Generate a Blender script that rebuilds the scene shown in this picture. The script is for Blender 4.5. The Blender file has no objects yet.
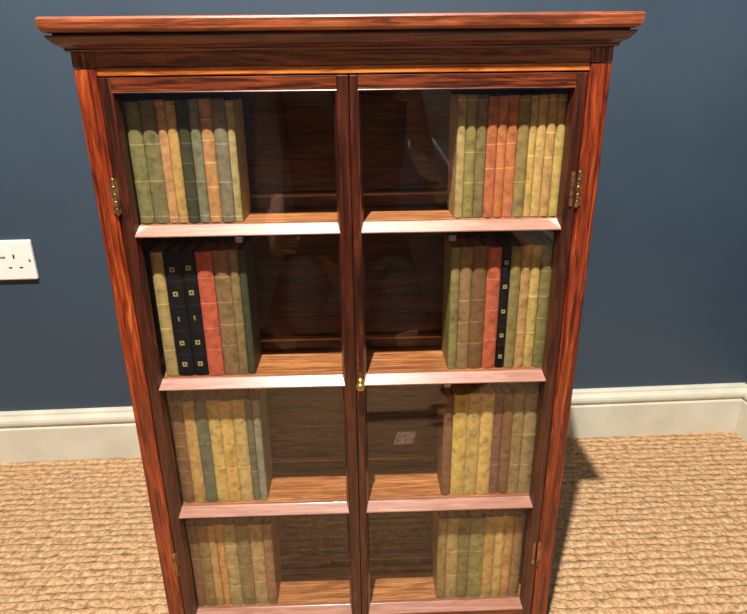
import bpy, bmesh, math, random
from mathutils import Vector, Matrix
random.seed(7)
PI = math.pi
sc = bpy.context.scene
C = sc.collection

# ------------------------------------------------------------------ helpers
def lin(c):
    return tuple(((x/255)/12.92 if x/255 <= 0.04045 else ((x/255+0.055)/1.055)**2.4) for x in c) + (1.0,)

class MB:
    def __init__(self): self.bm = bmesh.new()
    def box(self, x0, x1, y0, y1, z0, z1):
        v = [self.bm.verts.new(p) for p in [(x0,y0,z0),(x1,y0,z0),(x1,y1,z0),(x0,y1,z0),(x0,y0,z1),(x1,y0,z1),(x1,y1,z1),(x0,y1,z1)]]
        for f in [(0,3,2,1),(4,5,6,7),(0,1,5,4),(1,2,6,5),(2,3,7,6),(3,0,4,7)]:
            self.bm.faces.new([v[i] for i in f])
        return self
    def prism(self, poly, axis, a, b):
        """poly: 2D outline; axis 'x': poly in (y,z); 'z': poly in (x,y); 'y': poly in (x,z)"""
        def P(p, t):
            return {'x': (t, p[0], p[1]), 'z': (p[0], p[1], t), 'y': (p[0], t, p[1])}[axis]
        A = [self.bm.verts.new(P(p, a)) for p in poly]; B = [self.bm.verts.new(P(p, b)) for p in poly]
        n = len(poly)
        self.bm.faces.new(A); self.bm.faces.new(B[::-1])
        for i in range(n):
            self.bm.faces.new([A[i], B[i], B[(i+1) % n], A[(i+1) % n]][::-1])
        return self
    def lathe(self, prof, center, axis='z', n=24):
        """prof list of (r, t) along axis"""
        cx, cy, cz = center; rings = []
        for r, t in prof:
            ring = []
            for i in range(n):
                a = 2*PI*i/n; c, s = r*math.cos(a), r*math.sin(a)
                p = {'z': (cx+c, cy+s, cz+t), 'y': (cx+c, cy+t, cz+s), 'x': (cx+t, cy+c, cz+s)}[axis]
                ring.append(self.bm.verts.new(p))
            rings.append(ring)
        for a, b in zip(rings, rings[1:]):
            for i in range(n):
                self.bm.faces.new([a[i], a[(i+1) % n], b[(i+1) % n], b[i]])
        self.bm.faces.new(rings[0][::-1]); self.bm.faces.new(rings[-1])
        return self
    def sweep(self, path_prof):
        """list of rings (each a list of 3D points, same length) lofted and capped"""
        R = [[self.bm.verts.new(p) for p in r] for r in path_prof]; n = len(R[0])
        for a, b in zip(R, R[1:]):
            for i in range(n):
                self.bm.faces.new([a[i], a[(i+1) % n], b[(i+1) % n], b[i]])
        self.bm.faces.new(R[0][::-1]); self.bm.faces.new(R[-1])
        return self
    def build(self, name, mat, parent=None, bevel=0, smooth=False, seg=2):
        bmesh.ops.recalc_face_normals(self.bm, faces=self.bm.faces)
        me = bpy.data.meshes.new(name); self.bm.to_mesh(me); self.bm.free()
        o = bpy.data.objects.new(name, me); C.objects.link(o)
        me.materials.append(mat)
        if smooth:
            for p in me.polygons: p.use_smooth = True
        if bevel:
            m = o.modifiers.new('bevel', 'BEVEL'); m.width = bevel; m.segments = seg
            m.limit_method = 'ANGLE'; m.angle_limit = math.radians(30)
        if parent: o.parent = parent
        return o

def empty(name, loc=(0,0,0), rz=0):
    o = bpy.data.objects.new(name, None); C.objects.link(o)
    o.location = loc; o.rotation_euler = (0, 0, rz); o.empty_display_size = .02
    return o
def tag(o, label=None, cat=None, group=None, kind=None):
    if label: o['label'] = label
    if cat: o['category'] = cat
    if group: o['group'] = group
    if kind: o['kind'] = kind
    return o

# ------------------------------------------------------------------ materials
def newmat(name):
    m = bpy.data.materials.new(name); m.use_nodes = True
    nt = m.node_tree; nt.nodes.clear()
    out = nt.nodes.new('ShaderNodeOutputMaterial'); b = nt.nodes.new('ShaderNodeBsdfPrincipled')
    nt.links.new(b.outputs[0], out.inputs[0])
    return m, nt, b, out
def N(nt, t, **kw):
    n = nt.nodes.new(t)
    for k, v in kw.items():
        if hasattr(n, k): setattr(n, k, v)
        else: n.inputs[k].default_value = v
    return n
def ramp(nt, stops, src):
    r = nt.nodes.new('ShaderNodeValToRGB'); e = r.color_ramp.elements
    while len(e) < len(stops): e.new(0.5)
    for i, (p, c) in enumerate(stops): e[i].position = p; e[i].color = c
    nt.links.new(src, r.inputs[0]); return r
def coords(nt, scale, loc=(0,0,0)):
    tc = nt.nodes.new('ShaderNodeTexCoord'); mp = nt.nodes.new('ShaderNodeMapping')
    mp.inputs['Scale'].default_value = scale; mp.inputs['Location'].default_value = loc
    nt.links.new(tc.outputs['Object'], mp.inputs[0]); return mp.outputs[0]
def bump(nt, b, h, strength=.3, dist=.001):
    bp = N(nt, 'ShaderNodeBump'); bp.inputs['Strength'].default_value = strength
    bp.inputs['Distance'].default_value = dist
    nt.links.new(h, bp.inputs['Height']); nt.links.new(bp.outputs[0], b.inputs['Normal'])

def wood(name, dark, mid, light, axis='z', rough=.32, coat=.35, seed=0, spec=.5):
    m, nt, b, _ = newmat(name)
    s = {'x': (13, 150, 150), 'y': (150, 13, 150), 'z': (150, 150, 13)}[axis]
    v = coords(nt, s, (seed*1.7, seed*.9, seed*2.3))
    n1 = N(nt, 'ShaderNodeTexNoise'); n1.inputs['Scale'].default_value = 1.0; n1.inputs['Detail'].default_value = 6; n1.inputs['Roughness'].default_value = .6
    n1.inputs['Distortion'].default_value = 1.2
    nt.links.new(v, n1.inputs['Vector'])
    s2 = {'x': (4, 30, 30), 'y': (30, 4, 30), 'z': (30, 30, 4)}[axis]
    v2 = coords(nt, s2, (seed*3.1, 5+seed, seed))
    n2 = N(nt, 'ShaderNodeTexNoise'); n2.inputs['Scale'].default_value = 1.6; n2.inputs['Detail'].default_value = 3
    nt.links.new(v2, n2.inputs['Vector'])
    s3 = {'x': (8, 420, 420), 'y': (420, 8, 420), 'z': (420, 420, 8)}[axis]
    v3 = coords(nt, s3)
    n3 = N(nt, 'ShaderNodeTexNoise'); n3.inputs['Scale'].default_value = 1.0; n3.inputs['Detail'].default_value = 2
    nt.links.new(v3, n3.inputs['Vector'])
    ad = N(nt, 'ShaderNodeMath', operation='MULTIPLY_ADD'); ad.inputs[1].default_value = .55
    nt.links.new(n1.outputs[0], ad.inputs[0])
    mu = N(nt, 'ShaderNodeMath', operation='MULTIPLY'); mu.inputs[1].default_value = .1
    nt.links.new(n2.outputs[0], mu.inputs[0]); nt.links.new(mu.outputs[0], ad.inputs[2])
    ad2 = N(nt, 'ShaderNodeMath', operation='MULTIPLY_ADD'); ad2.inputs[1].default_value = .30
    nt.links.new(n3.outputs[0], ad2.inputs[0]); nt.links.new(ad.outputs[0], ad2.inputs[2])
    r = ramp(nt, [(.40, lin(dark)), (.54, lin(mid)), (.70, lin(light))], ad2.outputs[0])
    nt.links.new(r.outputs[0], b.inputs['Base Color'])
    b.inputs['Roughness'].default_value = rough
    b.inputs['Specular IOR Level'].default_value = spec
    b.inputs['Coat Weight'].default_value = coat; b.inputs['Coat Roughness'].default_value = .18
    bump(nt, b, n3.outputs[0], .12, .0006)
    return m

def plain(name, col, rough=.5, metal=0, noise=0, nscale=40, bmp=0):
    m, nt, b, _ = newmat(name)
    if noise:
        v = coords(nt, (nscale,)*3)
        n = N(nt, 'ShaderNodeTexNoise'); n.inputs['Scale'].default_value = 1; n.inputs['Detail'].default_value = 5
        nt.links.new(v, n.inputs['Vector'])
        a = [max(0, c*(1-noise)) for c in col]; z = [min(255, c*(1+noise)) for c in col]
        r = ramp(nt, [(.35, lin(a)), (.65, lin(z))], n.outputs[0])
        nt.links.new(r.outputs[0], b.inputs['Base Color'])
        if bmp: bump(nt, b, n.outputs[0], bmp, .0008)
    else: b.inputs['Base Color'].default_value = lin(col)
    b.inputs['Roughness'].default_value = rough; b.inputs['Metallic'].default_value = metal
    return m

POST = wood('mahogany_post', (78,24,10), (152,60,24), (216,126,58), 'z', seed=1)
STILE = wood('mahogany_stile', (42,18,11), (82,36,21), (136,72,42), 'z', seed=2)
RAIL = wood('mahogany_rail', (58,24,12), (128,58,30), (180,98,54), 'x', seed=3, rough=.28)
RAILO = wood('mahogany_orange_rail', (150,66,20), (226,132,54), (248,178,92), 'x', seed=5)
CORN = wood('mahogany_cornice', (56,24,13), (124,56,32), (186,104,62), 'x', seed=4)
SLAB = wood('mahogany_slab', (100,44,22), (170,88,48), (224,152,104), 'x', seed=6, rough=.4)
BAR = wood('mahogany_bar', (134,84,64), (160,110,90), (180,132,110), 'x', seed=7, rough=.42, coat=.9)
SHELF = wood('shelf_wood', (140,80,44), (204,136,84), (230,172,118), 'x', seed=8, rough=.45, coat=.1)
BACK = wood('back_wood', (40,24,13), (92,56,30), (134,86,48), 'x', seed=9, rough=.5, coat=.1)
SIDE = wood('side_wood', (44,18,10), (92,42,22), (130,66,36), 'z', seed=10, rough=.45, coat=.1)
BRASS = plain('brass', (196,160,88), .35, .9, .15, 60)
OLDBRASS = plain('aged_brass', (146,110,72), .42, .8, .3, 150)
STEEL = plain('dull_steel', (190,190,186), .35, .8)
GILT = plain('gilt', (206,184,126), .45, .3)

# thin clear glass: schlick mix of transparency and mirror
GLASS, nt, b, out = newmat('clear_glass'); nt.nodes.remove(b)
tr = N(nt, 'ShaderNodeBsdfTransparent'); tr.inputs[0].default_value = (.97,.975,.965,1)
gl = N(nt, 'ShaderNodeBsdfGlossy'); gl.inputs['Roughness'].default_value = .004
lw = N(nt, 'ShaderNodeLayerWeight'); lw.inputs['Blend'].default_value = .5
pw = N(nt, 'ShaderNodeMath', operation='POWER'); pw.inputs[1].default_value = 5; nt.links.new(lw.outputs['Facing'], pw.inputs[0])
ma = N(nt, 'ShaderNodeMath', operation='MULTIPLY_ADD'); ma.inputs[1].default_value = .95; ma.inputs[2].default_value = .048
nt.links.new(pw.outputs[0], ma.inputs[0])
mx = N(nt, 'ShaderNodeMixShader'); nt.links.new(ma.outputs[0], mx.inputs[0]); nt.links.new(tr.outputs[0], mx.inputs[1]); nt.links.new(gl.outputs[0], mx.inputs[2])
nt.links.new(mx.outputs[0], out.inputs[0])

# ------------------------------------------------------------------ the room
WALLP, nt, b, _ = newmat('blue_wall_paint')
v = coords(nt, (1,1,1))
n = N(nt, 'ShaderNodeTexNoise'); n.inputs['Scale'].default_value = 3; n.inputs['Detail'].default_value = 4; nt.links.new(v, n.inputs['Vector'])
r = ramp(nt, [(.35, lin((46,62,78))), (.65, lin((53,69,84)))], n.outputs[0]); nt.links.new(r.outputs[0], b.inputs['Base Color'])
n2 = N(nt, 'ShaderNodeTexNoise'); n2.inputs['Scale'].default_value = 260; n2.inputs['Detail'].default_value = 2; nt.links.new(v, n2.inputs['Vector'])
b.inputs['Roughness'].default_value = .55; bump(nt, b, n2.outputs[0], .15, .0006)

WHITE = plain('cream_gloss_paint', (206,203,186), .35, 0, .03, 14)
CEIL = plain('white_ceiling_paint', (205,202,196), .8)

# woven coir / sisal boucle carpet: ribs along x, staggered loops
CARPET, nt, b, _ = newmat('woven_sisal')
tc = N(nt, 'ShaderNodeTexCoord'); sx = N(nt, 'ShaderNodeSeparateXYZ'); 
nz = N(nt, 'ShaderNodeTexNoise'); nz.inputs['Scale'].default_value = 42; nz.inputs['Detail'].default_value = 3
nt.links.new(tc.outputs['Object'], nz.inputs['Vector'])
vm = N(nt, 'ShaderNodeVectorMath', operation='SCALE'); vm.inputs['Scale'].default_value = .017
nt.links.new(nz.outputs['Color'], vm.inputs[0])
va = N(nt, 'ShaderNodeVectorMath', operation='ADD'); nt.links.new(tc.outputs['Object'], va.inputs[0]); nt.links.new(vm.outputs[0], va.inputs[1])
nt.links.new(va.outputs[0], sx.inputs[0])
def M(op, a, bb=None, c=None):
    k = nt.nodes.new('ShaderNodeMath'); k.operation = op
    for i, q in enumerate((a, bb, c)):
        if q is None: continue
        if isinstance(q, (int, float)): k.inputs[i].default_value = q
        else: nt.links.new(q, k.inputs[i])
    return k.outputs[0]
PER = .0175
rib = M('ABSOLUTE', M('SINE', M('MULTIPLY', sx.outputs['Y'], PI/PER)))
rowi = M('FLOOR', M('DIVIDE', sx.outputs['Y'], PER))
par = M('MULTIPLY', M('MODULO', rowi, 2.0), .5)
kx = M('ABSOLUTE', M('SINE', M('MULTIPLY', M('ADD', M('DIVIDE', sx.outputs['X'], .0125), par), PI)))
hh = M('MULTIPLY', M('POWER', rib, .6), M('MULTIPLY_ADD', M('POWER', kx, .7), .45, .55))
fn = N(nt, 'ShaderNodeTexNoise'); fn.inputs['Scale'].default_value = 420; fn.inputs['Detail'].default_value = 4
nt.links.new(tc.outputs['Object'], fn.inputs['Vector'])
fn2 = N(nt, 'ShaderNodeTexNoise'); fn2.inputs['Scale'].default_value = 75; fn2.inputs['Detail'].default_value = 4
nt.links.new(tc.outputs['Object'], fn2.inputs['Vector'])
H = M('ADD', hh, M('MULTIPLY', fn2.outputs[0], .8))
r = ramp(nt, [(.33, lin((128,92,62))), (.48, lin((186,146,106))), (.68, lin((218,184,144)))], M('ADD', M('MULTIPLY', fn2.outputs[0], .6), M('MULTIPLY', fn.outputs[0], .4)))
nt.links.new(r.outputs[0], b.inputs['Base Color']); b.inputs['Roughness'].default_value = .9
b.inputs['Specular IOR Level'].default_value = .15
bump(nt, b, H, 1.0, .0055)

def struct(o): o['kind'] = 'structure'; return o
WA = math.radians(1.6)     # wall runs very slightly askew to the cabinet
wy = lambda x: .571 + x*math.tan(WA)
o = struct(MB().box(-3.2, 1.1, -3.2, .75, -.05, 0).build('floor', CARPET))
o = struct(MB().box(-3.2, 1.1, -3.2, .75, 2.75, 2.8).build('ceiling', CEIL))
# wall object in its own frame: rotated by WA about z, origin at (0,.558,0)
def wframe(o): o.location = (0, .571, 0); o.rotation_euler = (0, 0, WA); return o
wframe(struct(MB().box(-3.1, 1.1, 0, .12, 0, 2.75).build('wall_back', WALLP)))
XR = .968
struct(MB().box(XR, XR+.12, -3.2, wy(XR), 0, 2.75).build('wall_right', WALLP))
struct(MB().box(-3.2, -3.08, -3.2, .55, 0, 2.75).build('wall_left', WALLP))
struct(MB().box(-3.08, XR, -3.2, -3.08, 0, 2.75).build('wall_front', WALLP))
SK = [(0,0), (-.018,0), (-.018,.088), (-.0165,.091), (-.0135,.0925), (-.0135,.0945), (-.0165,.0965), (-.019,.101), (-.0195,.107), (-.018,.113), (-.0145,.118), (-.012,.122), (-.011,.127), (-.009,.130), (0,.130)]
SK = [(a, z*.99) for a, z in SK]
wframe(struct(MB().prism(SK, 'x', -3.1, XR-.002).build('baseboard_back', WHITE)))
struct(MB().prism([(XR+a, z) for a, z in SK], 'y', -3.1, wy(XR)-.001).build('baseboard_right', WHITE))

added_rug = MB().box(-1.6, .9, -3.0, -.93, .0002, .012).build('added_rug', plain('dark_wool', (40,32,28), .95, 0, .3, 90, .5), bevel=.004)  # unseen, put in to darken what the second row of panes reflects
tag(added_rug, 'dark brown wool mat, added out of view to darken reflections in the panes', 'added_rug')

# double wall socket
sk = empty('wall_socket', (-.748, wy(-.748), .450)); sk.rotation_euler = (0,0,WA)
tag(sk, 'white double electrical socket plate on the blue wall, left of the cabinet', 'socket')
PLAST = plain('white_plastic', (232,226,218), .3); DARK = plain('dark_slot', (25,22,20), .6)
MB().box(-.073, .073, -.010, 0, 0, .086).build('faceplate', PLAST, sk, bevel=.003)
for s in (-1, 1):
    cx = s*.034
    t = MB()
    t.box(cx-.0018, cx+.0018, -.0104, -.008, .047, .056); t.box(cx-.0145, cx-.0075, -.0104, -.008, .026, .029); t.box(cx+.0075, cx+.0145, -.0104, -.008, .026, .029)
    t.build('socket_slots', DARK, sk)
    sw = MB().box(s*.012-.0055, s*.012+.0055, -.0135, -.0095, .052, .072).build('rocker_switch', PLAST, sk, bevel=.001)
    MB().lathe([(.0028, -.0112), (.0022, -.0090)], (s*.0655, 0, .043), 'y', 12).build('fixing_screw', STEEL, sk)

# ------------------------------------------------------------------ the bookcase
W2 = .29
cab = empty('glazed_bookcase')
tag(cab, 'small mahogany bookcase with two glazed doors standing on the woven carpet', 'bookcase')
D = .118
def CB(name, mb, m, **k): return mb.build(name, m, cab, **k)
for s in (-1, 1):
    a, c = sorted((s*.2665, s*W2))
    CB('post', MB().box(a, c, -.002, .020, 0, .8550), POST, bevel=.0018)
    a, c = sorted((s*.262, s*W2))
    CB('side_panel', MB().box(a, c, .0205, D, 0, .8550), SIDE)
    a, c = sorted((s*.2665, s*W2))
    CB('corner_block', MB().box(a, c, -.0015, .03, .8555, .8710), wood('block_%s' % ('l' if s < 0 else 'r'), (92,48,24), (170,102,56), (214,146,90), 'z', seed=12), bevel=.0008)
CB('top_rail', MB().box(-.2662, .2662, -.0005, .02, .8470, .8550), RAILO, bevel=.0008)
CB('frieze', MB().box(-.2662, .2662, .0005, .03, .8555, .8710), wood('frieze_wood', (92,48,24), (170,102,56), (214,146,90), 'x', seed=13))
CB('back_panel', MB().box(-.262, .262, .100, .108, .02, .8545), BACK)
CB('interior_top', MB().box(-.2618, .2618, .021, .0995, .839, .8545), SIDE)
CB('plinth', MB().box(-.2662, .2662, .001, .020, 0, .030), RAIL, bevel=.001)
HIGHLIGHT = wood('highlight_wood', (150,100,70), (206,156,118), (232,190,150), 'x', seed=14)
SHZ = [.6815, .4755, .2705, .0725]
for z in SHZ:
    sh = CB('shelf', MB().box(-.2615, .2615, .019, .0995, z-.014, z), SHELF, bevel=.0008)
    CB('back_batten', MB().prism([(.0995, z+.0005), (.0995, z+.0165), (.0935, z+.0165), (.0935, z+.0005)], 'x', -.2615, .2615), BACK)
    CB('highlight_strip', MB().prism([(.0995, z+.0168), (.0995, z+.0205), (.0945, z+.0205), (.0915, z+.0190), (.0915, z+.0168)], 'x', -.2615, .2615), HIGHLIGHT)  # pale colour paints in the highlight along the batten's top edge
# little metal shelf clips showing under the shelf edge
for x, z in [(-.1345, .6610), (.125, .6580), (-.127, .4600), (.125, .4560)]:
    t = MB().box(x-.0045, x+.0045, .0135, .0185, z-.003, z+.003)
    t.build('shelf_clip', STEEL, cab, bevel=.0008)
# paper label on the back panel
PAPER, nt, b, _ = newmat('label_paper')
v = coords(nt, (1,1,1)); wv = N(nt, 'ShaderNodeTexNoise'); wv.inputs['Scale'].default_value = 190; nt.links.new(v, wv.inputs['Vector'])
r = ramp(nt, [(.38, lin((150,172,215))), (.5, lin((240,246,255)))], wv.outputs[0]); nt.links.new(r.outputs[0], b.inputs['Base Color'])
lb = MB().prism([(.058,.3085), (.088,.3095), (.093,.3305), (.064,.3315)], 'y', .0992, .0999).build('paper_label', PAPER, cab)
lb['label'] = 'small pale blue paper label stuck inside on the back'

# cornice : mitred on the two front corners, swept as profile (out, z)
def cornice_ring(prof, x2, yb):
    """front and side moulding: for each profile point a U path"""
    t = MB(); rings = []
    cols = []
    for p, z in prof:
        cols.append([t.bm.verts.new(q) for q in [(-x2-p, yb, z), (-x2-p, -p, z), (x2+p, -p, z), (x2+p, yb, z)]])
    n = len(cols)
    for i in range(n-1):
        for k in range(3):
            t.bm.faces.new([cols[i][k], cols[i][k+1], cols[i+1][k+1], cols[i+1][k]])
        t.bm.faces.new([cols[i][0], cols[i+1][0], cols[i+1][3], cols[i][3]])
    t.bm.faces.new(cols[0]); t.bm.faces.new(cols[-1][::-1])
    return t
CB('cove_moulding', cornice_ring([(0,.8711), (.0035,.8711), (.0045,.8728), (.0045,.8743), (.0065,.8758), (.010,.8775), (.0125,.8797), (.0148,.8823), (.0160,.8843), (.0166,.8848), (.0166,.8863)], W2, D), CORN)
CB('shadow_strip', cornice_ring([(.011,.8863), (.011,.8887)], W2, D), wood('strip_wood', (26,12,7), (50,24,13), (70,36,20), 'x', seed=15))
CB('top_slab', cornice_ring([(.0165,.8887), (.0182,.8898), (.0200,.8918), (.0210,.9008), (.0202,.9024), (.0185,.9034)], W2, D+.002), SLAB, smooth=False)

# --- doors
ZB = [.6695, .4660, .2620, .0690]      # nose height of each pane's bottom ledge
DZ0, DZ1 = .032, .8455
TOPZ = .8300
def make_door(x0, x1, o0, o1, hinge):
    """door leaf x0..x1 ; glazed opening o0..o1"""
    t = MB()
    t.box(x0, o0, 0, .018, DZ0, DZ1); t.box(o1, x1, 0, .018, DZ0, DZ1)
    dr = t.build('door', STILE, cab, bevel=.0008)
    MB().box(o0+.0002, o1-.0002, 0.0004, .018, TOPZ+.0035, DZ1).build('door_top_rail', RAIL, dr, bevel=.0006)
    MB().box(o0+.0002, o1-.0002, 0.0004, .018, DZ0, ZB[3]-.0002).build('door_bottom_rail', RAIL, dr, bevel=.0006)
    # bead lip along the top and down the sides of the glass
    MB().prism([(0, TOPZ+.0034), (0, TOPZ+.0008), (-.0006, TOPZ), (.010, TOPZ-.0015), (.010, TOPZ+.0034)], 'x', o0+.0002, o1-.0002).build('top_bead', RAIL, dr)
    for s, xo in ((1, o0), (-1, o1)):
        MB().prism([(xo, -.0004), (xo+s*.0012, -.0004), (xo+s*.0016, .0014), (xo+s*.0042, .0100), (xo, .0100)], 'z', ZB[3], TOPZ).build('side_bead', STILE, dr)
    for zb in ZB:
        MB().prism([(-.0006, zb), (-.0006, zb+.0014), (.0100, zb+.0120), (.0150, zb+.0120), (.0150, zb)], 'x', o0+.0004, o1-.0004).build('glazing_bar', BAR, dr, bevel=.0003)
    # panes
    for zt, zb in zip([TOPZ-.0012]+ZB[:3], ZB):
        MB().prism([(o0+.0030, zb+.0118), (o1-.0030, zb+.0118), (o1-.0030, zt), (o0+.0030, zt)], 'y', .0108, .0118).build('glass_pane', GLASS, dr)
    hx = x0-.0008 if hinge == 'l' else x1+.0008
    for zc in (.718, .180):
        t = MB()
        for k in range(5):
            z0 = zc-.021+k*.0085
            t.lathe([(.0017, z0), (.0021, z0+.0006), (.0021, z0+.0076), (.0017, z0+.0082)], (hx, -.0030, 0), 'z', 12)
        a, c = sorted((hx, hx + (.0085 if hinge == 'l' else -.0085)*1.0))
        a2, c2 = sorted((hx, hx - (.0040 if hinge == 'l' else -.0040)))
        t.box(a, a+(c-a)*.45, -.0016, -.0001, zc-.020, zc+.020); t.box(a2, c2, -.0034, -.0022, zc-.019, zc+.019)
        t.build('hinge', OLDBRASS, dr)
    return dr
dl = make_door(-.2660, .0024, -.2535, -.0105, 'l')
drr = make_door(.0034, .2660, .0125, .2535, 'r')
# brass knob and its slim plate on the right-hand door's meeting stile
MB().lathe([(.0052, -.0005), (.0052, -.002), (.0026, -.003), (.0022, -.008), (.0042, -.0105), (.0058, -.0135), (.0056, -.0165), (.0036, -.019), (.0008, -.0197)], (.0085, 0, .4725), 'y', 24).build('knob', BRASS, drr, smooth=True)['label'] = 'small round brass knob'
MB().box(.0058, .0070, -.0016, .0003, .484, .512).build('keyhole_plate', OLDBRASS, drr, bevel=.0003)

# ------------------------------------------------------------------ books
CLOTH = {}
def cloth(c, zs=(), style='line', lc=(255,255,255), mott=.16):
    """mottled book cloth; pale tooled lines across the spine at heights zs"""
    m, nt, b, _ = newmat('book_cloth')
    tc = N(nt, 'ShaderNodeTexCoord'); oi = N(nt, 'ShaderNodeObjectInfo')
    n = N(nt, 'ShaderNodeTexNoise', noise_dimensions='4D'); n.inputs['Scale'].default_value = 95; n.inputs['Detail'].default_value = 6; n.inputs['Roughness'].default_value = .65
    n.inputs['W'].default_value = random.uniform(0, 50)
    nt.links.new(tc.outputs['Object'], n.inputs['Vector'])
    r = ramp(nt, [(.30, lin([x*(1-mott*1.7) for x in c])), (.5, lin(c)), (.72, lin([min(255, x*(1+mott*.9)) for x in c]))], n.outputs[0])
    col = r.outputs[0]; hgt = n.outputs[0]
    if zs:
        sp = N(nt, 'ShaderNodeSeparateXYZ'); nt.links.new(tc.outputs['Object'], sp.inputs[0])
        acc = None
        for z in zs:
            k = N(nt, 'ShaderNodeMath', operation='COMPARE'); k.inputs[1].default_value = z; k.inputs[2].default_value = .0007 if style == 'line' else .0011
            nt.links.new(sp.outputs['Z'], k.inputs[0])
            if acc is None: acc = k.outputs[0]
            else:
                q = N(nt, 'ShaderNodeMath', operation='MAXIMUM'); nt.links.new(acc, q.inputs[0]); nt.links.new(k.outputs[0], q.inputs[1]); acc = q.outputs[0]
        f = N(nt, 'ShaderNodeMath', operation='LESS_THAN'); f.inputs[1].default_value = .002; nt.links.new(sp.outputs['Y'], f.inputs[0])
        g = N(nt, 'ShaderNodeMath', operation='MULTIPLY'); nt.links.new(acc, g.inputs[0]); nt.links.new(f.outputs[0], g.inputs[1])
        wr = N(nt, 'ShaderNodeMath', operation='MULTIPLY'); nt.links.new(g.outputs[0], wr.inputs[0])
        wn = ramp(nt, [(.35, (.3,.3,.3,1)), (.6, (.9,.9,.9,1))], n.outputs[0]); nt.links.new(wn.outputs[0], wr.inputs[1])
        mxx = N(nt, 'ShaderNodeMix', data_type='RGBA'); nt.links.new(wr.outputs[0], mxx.inputs[0]); nt.links.new(col, mxx.inputs[6]); mxx.inputs[7].default_value = lin(lc)
        col = mxx.outputs[2]
        hs = N(nt, 'ShaderNodeMath', operation='ADD'); nt.links.new(n.outputs[0], hs.inputs[0]); nt.links.new(g.outputs[0], hs.inputs[1]); hgt = hs.outputs[0]
    nt.links.new(col, b.inputs['Base Color'])
    b.inputs['Roughness'].default_value = .6; b.inputs['Specular IOR Level'].default_value = .3
    bump(nt, b, hgt, .3, .0007)
    return m
PAGES = plain('page_edges', (196,176,136), .85, 0, .08, 200)
def arc(w, bulge, n=9):
    """spine outline from left board to right board, front side (-y)"""
    pts = []
    for i in range(n):
        u = -1 + 2*i/(n-1)
        pts.append((u*w/2, -bulge*math.sqrt(max(0, 1-u*u*.92)) + bulge*.28))
    return pts
def make_book(x0, x1, z, h, col, lines, style='line', y=.0245, depth=.062, linecol=None):
    w = (x1-x0)-.0005; bulge = min(.0036, w*.28)
    root = empty('book', ((x0+x1)/2, y, z))
    lc = tuple(min(255, int(x*1.25+22)) for x in col) if style == 'line' else (46,44,46)
    m = cloth(col, [f*h for f in lines], style, lc)
    t = MB(); A = arc(w, bulge); th = .0016
    outer = A; inner = [(p[0]*(1-2*th/w), p[1]+th) for p in A]
    # C shaped cover: spine + two boards in one mesh
    ring = [(-w/2, depth)] + outer + [(w/2, depth), (w/2-th, depth)] + inner[::-1] + [(-w/2+th, depth)]
    t.prism(ring, 'z', .0004, h)
    t.build('cover', m, root)
    MB().prism([(p[0], p[1]+.0002) for p in inner[1:-1]] + [(w/2-th-.0001, depth-.003), (-w/2+th+.0001, depth-.003)], 'z', .003, h-.0035).build('pages', PAGES, root)
    return root

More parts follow.
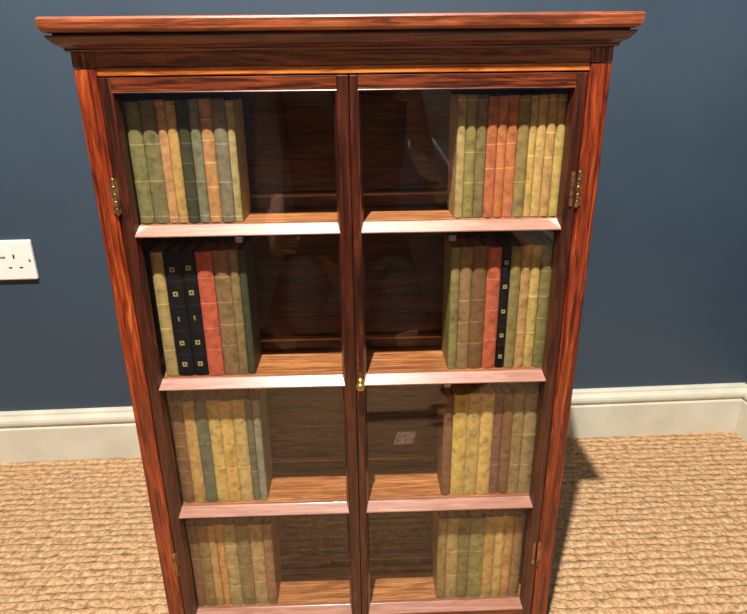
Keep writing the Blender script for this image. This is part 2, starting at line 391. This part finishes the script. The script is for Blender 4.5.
OL=(160,142,88); OLD=(138,126,80); GR=(146,132,88); DG=(74,74,52); BG=(136,130,102); TAN=(206,160,98); TANO=(204,146,92)
YE=(212,178,108); YEL=(226,186,104); YG=(190,164,106); PK=(208,124,82); SAL=(212,106,70); BLK=(17,17,20); BT=(158,124,84); BR=(136,98,66)
MV=(138,92,74); GY=(112,110,92); PG=(150,152,128)
NAMES={OL:'olive',OLD:'dull olive',GR:'grey green',DG:'dark green',BG:'dusty sage green',TAN:'tan',TANO:'orange tan',YE:'straw yellow',YEL:'golden yellow',YG:'pale olive',PK:'terracotta pink',SAL:'salmon red',BLK:'black',BT:'light brown',BR:'brown',MV:'mauve brown',GY:'grey olive',PG:'pale grey green'}
L4=(.12,.33,.54,.74); L2=(.33,.62); L3=(.06,.36,.68)
ROWS = [
 ('top left', 0.682, 0.14, [-.2567,-.2508,-.2341,-.2161,-.2053,-.1934,-.1796,-.1676,-.1531,-.1375,-.1284],
   [(DG,L3),(GR,(.06,.36,.66)),(OLD,(.06,.36,.66)),(TAN,(.05,.97)),(TAN,(.05,.96)),(DG,(.05,.2,.35,.5,.66)),(BG,(.06,.35)),(TANO,(.05,.3,.5,.68,.84)),(BG,(.05,.34,.65)),(YG,(.05,.97))]),
 ('top right', 0.682, 0.1405, [.1267,.1368,.1493,.1616,.1739,.185,.1974,.211,.2196,.2307,.2419,.253],
   [(YG,(.96,)),(OL,(.3,.55,.96)),(OLD,(.3,.55,.96)),(PK,(.42,.62)),(PK,(.42,.62)),(PK,(.42,.62)),(OL,(.3,.96)),(YE,(.52,.9)),(YE,(.96,)),(TAN,(.5,.7,.96)),(YE,(.96,))]),
 ('second row left', 0.476, 0.17, [-.2479,-.2322,-.2111,-.192,-.1715,-.1517,-.1398,-.1305],
   [(YG,(.22,.4,.6)),(BLK,(.18,.38,.58,.78)),(BLK,(.18,.38,.58,.78)),(SAL,(.22,.4,.6,.8)),(BT,(.25,.42,.6,.8)),(BT,(.42,.6)),(DG,())]),
 ('second row right', 0.476, 0.1685, [.1259,.1374,.153,.1719,.1895,.2017,.2153,.2276,.2405,.2555],
   [(OL,()),(BT,(.22,.4,.58)),(BR,(.22,.4,.58)),(SAL,(.25,.5,.75)),(BLK,(.2,.35,.66,.82)),(OL,()),(TAN,(.3,.82)),(YE,(.3,.6)),(OLD,(.22,.42,.6,.8))]),
 ('third row left', 0.271, 0.1655, [-.2511,-.2347,-.2182,-.2017,-.1851,-.1678,-.1498,-.1397,-.1296],
   [(BR,(.2,.32,.45,.57,.7)),(TAN,()),(GY,(.3,.6)),(YE,(.35,)),(YEL,(.35,)),(YE,(.35,)),(GY,(.3,.55)),(PG,())]),
 ('third row right', 0.271, 0.1655, [.123,.1363,.1562,.1746,.1931,.2057,.2205,.2361,.2546],
   [(BR,()),(YEL,()),(YE,()),(YEL,()),(MV,(.3,.6)),(BR,(.4,)),(OL,(.3,.6)),(OL,(.3,.6))]),
 ('bottom left', 0.073, 0.155, [-.2537,-.2398,-.2235,-.2118,-.201,-.1823,-.1621,-.1426,-.1285],
   [(BR,(.3,.6)),(BT,(.3,.6)),(TAN,()),(TAN,()),(YG,(.25,.5,.75)),(OLD,(.25,.5,.75)),(YG,(.3,.6)),(BT,())]),
 ('bottom right', 0.073, 0.1555, [.1208,.1343,.1518,.1693,.1917,.2077,.2221,.2357,.2501],
   [(OL,()),(YG,(.3,.6)),(OLD,(.3,.6)),(OL,(.3,.6)),(TAN,()),(YE,()),(TAN,()),(BT,())]),
]
ORD=['first','second','third','fourth','fifth','sixth','seventh','eighth','ninth','tenth','eleventh']
for rname, z, h, xs, specs in ROWS:
    for i, (col, ln) in enumerate(specs):
        x0, x1 = xs[i], xs[i+1]; w = x1-x0
        hh = h + random.uniform(-.0015, .001); yy = (.0200 if z > .6 else .0240) + random.uniform(0, .0012)
        c = tuple(max(0, min(255, int(v + random.uniform(-5, 5)))) for v in col) if col != BLK else BLK
        if col == SAL and 'left' in rname: yy -= .0015
        bk = make_book(x0, x1, z, hh, c, ln, 'band' if col == BLK else 'line', yy)
        if col == BLK:
            wide = w > .015
            for f in (.10, .28, .48, .68, .87):
                zc = f*hh; s = .0030 if wide else .0024
                bul = min(.0036, w*.28)*.72
                t = MB()
                if f == .48 and wide: t.box(-.0008, .0008, -bul-.0006, -bul+.0004, zc-s, zc+s)
                else:
                    t.box(-s, s, -bul-.0006, -bul+.0006, zc-s, zc-s*.45); t.box(-s, s, -bul-.0006, -bul+.0006, zc+s*.45, zc+s)
                    t.box(-s, -s*.45, -bul-.0006, -bul+.0006, zc-s*.45, zc+s*.45); t.box(s*.45, s, -bul-.0006, -bul+.0006, zc-s*.45, zc+s*.45)
                t.build('gilt_ornament', GILT, bk)
        cn = NAMES[col]
        width = 'thin ' if w < .0105 else ('thick ' if w > .0175 else '')
        n = len(specs)
        pos = 'leftmost' if i == 0 else ('rightmost' if i == n-1 else ORD[i]+' from the left')
        pre = ''
        if i: pre = ', right of the %s one' % NAMES[specs[i-1][0]]
        shelfname = {'top left':'top shelf, left door','top right':'top shelf, right door','second row left':'second shelf, left door','second row right':'second shelf, right door','third row left':'third shelf, left door','third row right':'third shelf, right door','bottom left':'bottom shelf, left door','bottom right':'bottom shelf, right door'}[rname]
        extra = ' with gilt squares' if col == BLK else ''
        tag(bk, '%s%s book%s, %s behind the %s' % (width, cn, extra, pos, shelfname.replace(', left door', "'s left glass").replace(', right door', "'s right glass")), 'book', 'books on the %s' % shelfname.split(',')[0] + (', left side' if 'left' in rname else ', right side'))

# ------------------------------------------------------------------ lights
LX, LY, ZL = -.135, -.835, 2.62
def downlight(name, x, y, power, label, rad=.022):
    e = empty(name, (x, y, 2.75)); tag(e, label, 'ceiling light', 'downlights in the ceiling')
    FR = plain('lamp_bezel', (230,228,222), .4)
    MB().lathe([(.052, -.0005), (.052, -.006), (.045, -.008), (.038, -.004), (.038, -.0005)], (0,0,0), 'z', 32).build('bezel', FR, e)
    em, nt, b, _ = newmat('lamp_face'); b.inputs['Base Color'].default_value = (1,1,1,1)
    b.inputs['Emission Color'].default_value = (1,.86,.68,1); b.inputs['Emission Strength'].default_value = 12
    MB().lathe([(.036, -.0085), (.036, -.0095)], (0,0,0), 'z', 32).build('lamp_face', em, e)
    l = bpy.data.lights.new(name+'_lamp', 'SPOT'); l.energy = power; l.color = (1, .95, .87); l.spot_size = math.radians(150); l.spot_blend = .6; l.shadow_soft_size = rad
    lo = bpy.data.objects.new(name+'_lamp', l); C.objects.link(lo); lo.location = (x, y, ZL)
downlight('key_or_fill_downlight', LX, LY, 560, 'round ceiling downlight directly in front of the bookcase')
downlight('key_or_fill_downlight', -2.2, -.9, 12, 'unseen ceiling light added as fill over the left of the room', .12)  # this lamp and the two below are unseen, added as ambient fill
downlight('key_or_fill_downlight', -1.4, -2.5, 8, 'unseen ceiling light added as fill over the front left of the room', .12)
downlight('key_or_fill_downlight', .5, -2.5, 5, 'unseen ceiling light added as fill over the front right of the room', .12)

w = bpy.data.worlds.new('w'); sc.world = w; w.use_nodes = True
w.node_tree.nodes['Background'].inputs[0].default_value = (.92, .95, 1, 1); w.node_tree.nodes['Background'].inputs[1].default_value = .1

# ------------------------------------------------------------------ photographer kneeling behind the camera (seen only as a reflection in the panes)
def skin(name, verts, edges, mat, parent=None, sub=2, root=0):
    me = bpy.data.meshes.new(name); me.from_pydata([v[:3] for v in verts], edges, [])
    o = bpy.data.objects.new(name, me); C.objects.link(o); k = o.modifiers.new('skin', 'SKIN'); k.use_smooth_shade = True
    for i, v in enumerate(verts):
        r = v[3] if len(v) < 5 else (v[3], v[4])
        me.skin_vertices[0].data[i].radius = r if isinstance(r, tuple) else (r, r)
    me.skin_vertices[0].data[root].use_root = True
    k = o.modifiers.new('sub', 'SUBSURF'); k.levels = sub; k.render_levels = sub
    me.materials.append(mat)
    if parent: o.parent = parent
    return o
SKINM = plain('skin', (205,158,132), .5, 0, .05, 30)
SLEEVE = plain('pale_blue_cotton', (222,232,250), .85, 0, .15, 60, .3)
DENIM = plain('taupe_jumper', (96,82,72), .85, 0, .15, 60, .3)
TROU = plain('dark_trousers', (34,34,40), .85, 0, .2, 50)
HAIR = plain('brown_hair', (58,40,28), .6, 0, .3, 120)
per = empty('person', (0, -1.15, 0)); tag(per, 'person kneeling with a phone, in taupe jumper and dark trousers, mirrored in the glass', 'person')
PX = lambda L: [(x, y+1.15, z, *r) for x, y, z, *r in L]
V = PX([(x,y,z+.012,*r) for x,y,z,*r in [(-.03,-1.24,.30,.15,.11), (-.03,-1.20,.46,.15,.105), (-.02,-1.15,.66,.165,.105), (-.01,-1.12,.84,.165,.10), (0,-1.115,.93,.06,.055), (0,-1.09,1.00,.05,.05), (0,-1.06,1.07,.07,.075), (0,-1.05,1.14,.075,.09), (0,-1.06,1.19,.05,.06),
 (.17,-1.12,.89,.055), (.285,-1.0,.64,.043), (.265,-.90,.515,.042), (.17,-.80,.68,.030), (.155,-.785,.765,.024),
 (-.19,-1.12,.89,.055), (-.235,-1.12,.72,.045), (-.245,-1.09,.58,.042), (-.225,-.98,.42,.030), (-.215,-.945,.37,.024),
 (.10,-1.18,.26,.085), (.15,-.93,.10,.06), (.15,-1.15,.06,.05), (.14,-1.38,.05,.035), (.14,-1.44,.04,.03),
 (-.15,-1.18,.26,.085), (-.21,-.93,.10,.06), (-.20,-1.15,.06,.05), (-.19,-1.38,.05,.035), (-.19,-1.44,.04,.03)]])
Ed = [(0,1),(1,2),(2,3),(3,4),(4,5),(5,6),(6,7),(7,8),(3,9),(9,10),(10,11),(11,12),(12,13),(3,14),(14,15),(15,16),(16,17),(17,18),(0,19),(19,20),(20,21),(21,22),(22,23),(0,24),(24,25),(25,26),(26,27),(27,28)]
# palms and five fingers of each hand join the same skeleton, curled round the phone's ends
for base, sgn in ((13, 1), (18, -1)):   # right hand on the phone, left hand resting on the thigh
    bx, by, bz = V[base][:3]
    p = len(V); V.append((bx-sgn*.008, by+.028, bz+.035, .026, .015)); Ed.append((base, p))
    for k, (dz, ln) in enumerate(((.030, .9), (.012, 1.0), (-.006, .95), (-.022, .78))):
        q = len(V)
        V += [(bx-sgn*.014, by+.058, bz+.048+dz, .0090), (bx-sgn*(.020+.022*ln), by+.090, bz+.050+dz, .0080), (bx-sgn*(.020+.050*ln), by+.0925, bz+.050+dz, .0072)]
        Ed += [(p, q), (q, q+1), (q+1, q+2)]
    q = len(V); V += [(bx-sgn*.022, by+.028, bz+.020, .011), (bx-sgn*.042, by+.030, bz+.034, .0095), (bx-sgn*.060, by+.034, bz+.046, .0085)]
    Ed += [(p, q), (q, q+1), (q+1, q+2)]
body = skin('body', V, Ed, SKINM, per)
Sh = [(x, y, z, *[r*1.16+.006 for r in rr]) for x, y, z, *rr in V[0:5]+V[9:13]+V[14:18]]
Sh = [(x, y, z, *rr) for x, y, z, *rr in Sh]
Sh[4] = (*Sh[4][:3], .075, .07)
Sh[8] = (.188, .318, .648, .042); Sh[12] = (-.245, .150, .435, .040)
skin('jumper', Sh, [(0,1),(1,2),(2,3),(3,4),(3,5),(5,6),(6,7),(7,8),(3,9),(9,10),(10,11),(11,12)], DENIM, per)
skin('shirt_sleeve', [(.262, .256, .53, .050), (.225, .290, .60, .046), (.185, .325, .665, .040), (.155, .352, .715, .036)], [(0,1),(1,2),(2,3)], SLEEVE, per)
Tr = [(x, y, z, *[r*1.1+.008 for r in rr]) for x, y, z, *rr in [V[0], V[1]]+V[19:23]+V[24:28]]
skin('trousers', Tr, [(0,1),(0,2),(2,3),(3,4),(4,5),(0,6),(6,7),(7,8),(8,9)], TROU, per)
def ell(name, c, r, mat, parent, n=24):
    bm = bmesh.new(); bmesh.ops.create_uvsphere(bm, u_segments=n, v_segments=n//2, radius=1)
    for v in bm.verts: v.co = Vector((v.co.x*r[0]+c[0], v.co.y*r[1]+c[1], v.co.z*r[2]+c[2]))
    t = MB(); t.bm.free(); t.bm = bm; return t.build(name, mat, parent, smooth=True)
EYE = plain('eye', (236,232,226), .2); LIP = plain('lips', (176,100,90), .5)
ell('hair', (0, .072, 1.19), (.088, .098, .085), HAIR, per)
for sx_ in (-1, 1):
    ell('eye', (sx_*.030, .176, 1.125), (.013, .010, .009), EYE, per, 12); ell('ear', (sx_*.083, .085, 1.11), (.010, .02, .032), SKINM, per, 12)
ell('nose', (0, .190, 1.098), (.013, .018, .024), SKINM, per, 12); ell('mouth', (0, .176, 1.062), (.026, .010, .007), LIP, per, 12)
for sx_, fx in ((1,.14), (-1,-.19)):
    ell('shoe', (fx, -.30, .056), (.045, .12, .042), TROU, per, 16)
# the phone, held just behind the viewpoint and pitched down with it
ph = empty('phone', (.030, -.7215, .834)); ph.rotation_euler = (-.3617, 0, -.026)
tag(ph, 'dark phone held sideways by the kneeling person', 'phone')
PHM = plain('phone_body', (22,22,26), .25); MB().box(-.078, .078, -.008, 0, -.037, .037).build('phone_body', PHM, ph, bevel=.003)
MB().box(-.060, -.034, 0, .0015, -.012, .026).build('lens_bump', PHM, ph, bevel=.0007)

# ------------------------------------------------------------------ camera
cam = bpy.data.cameras.new('camera'); co = bpy.data.objects.new('camera', cam); C.objects.link(co)
cam.sensor_fit = 'HORIZONTAL'; cam.sensor_width = 36; cam.lens = 600/747*36; cam.clip_start = .01
Rr = ((.99946738, -.03058724, -.01137448), (-.02145944, -.35342906, -.93521516), (.02458558, .93496113, -.3538972))
m = Matrix(((Rr[0][0], -Rr[1][0], -Rr[2][0], .00853464), (Rr[0][1], -Rr[1][1], -Rr[2][1], -.69752587), (Rr[0][2], -Rr[1][2], -Rr[2][2], .84), (0,0,0,1)))
co.matrix_world = m
sc.camera = co
vs = sc.view_settings
sc.display_settings.display_device = 'sRGB'
vs.view_transform = 'Standard'; vs.look = 'None'; vs.gamma = 1; vs.use_curve_mapping = False; vs.exposure = 0
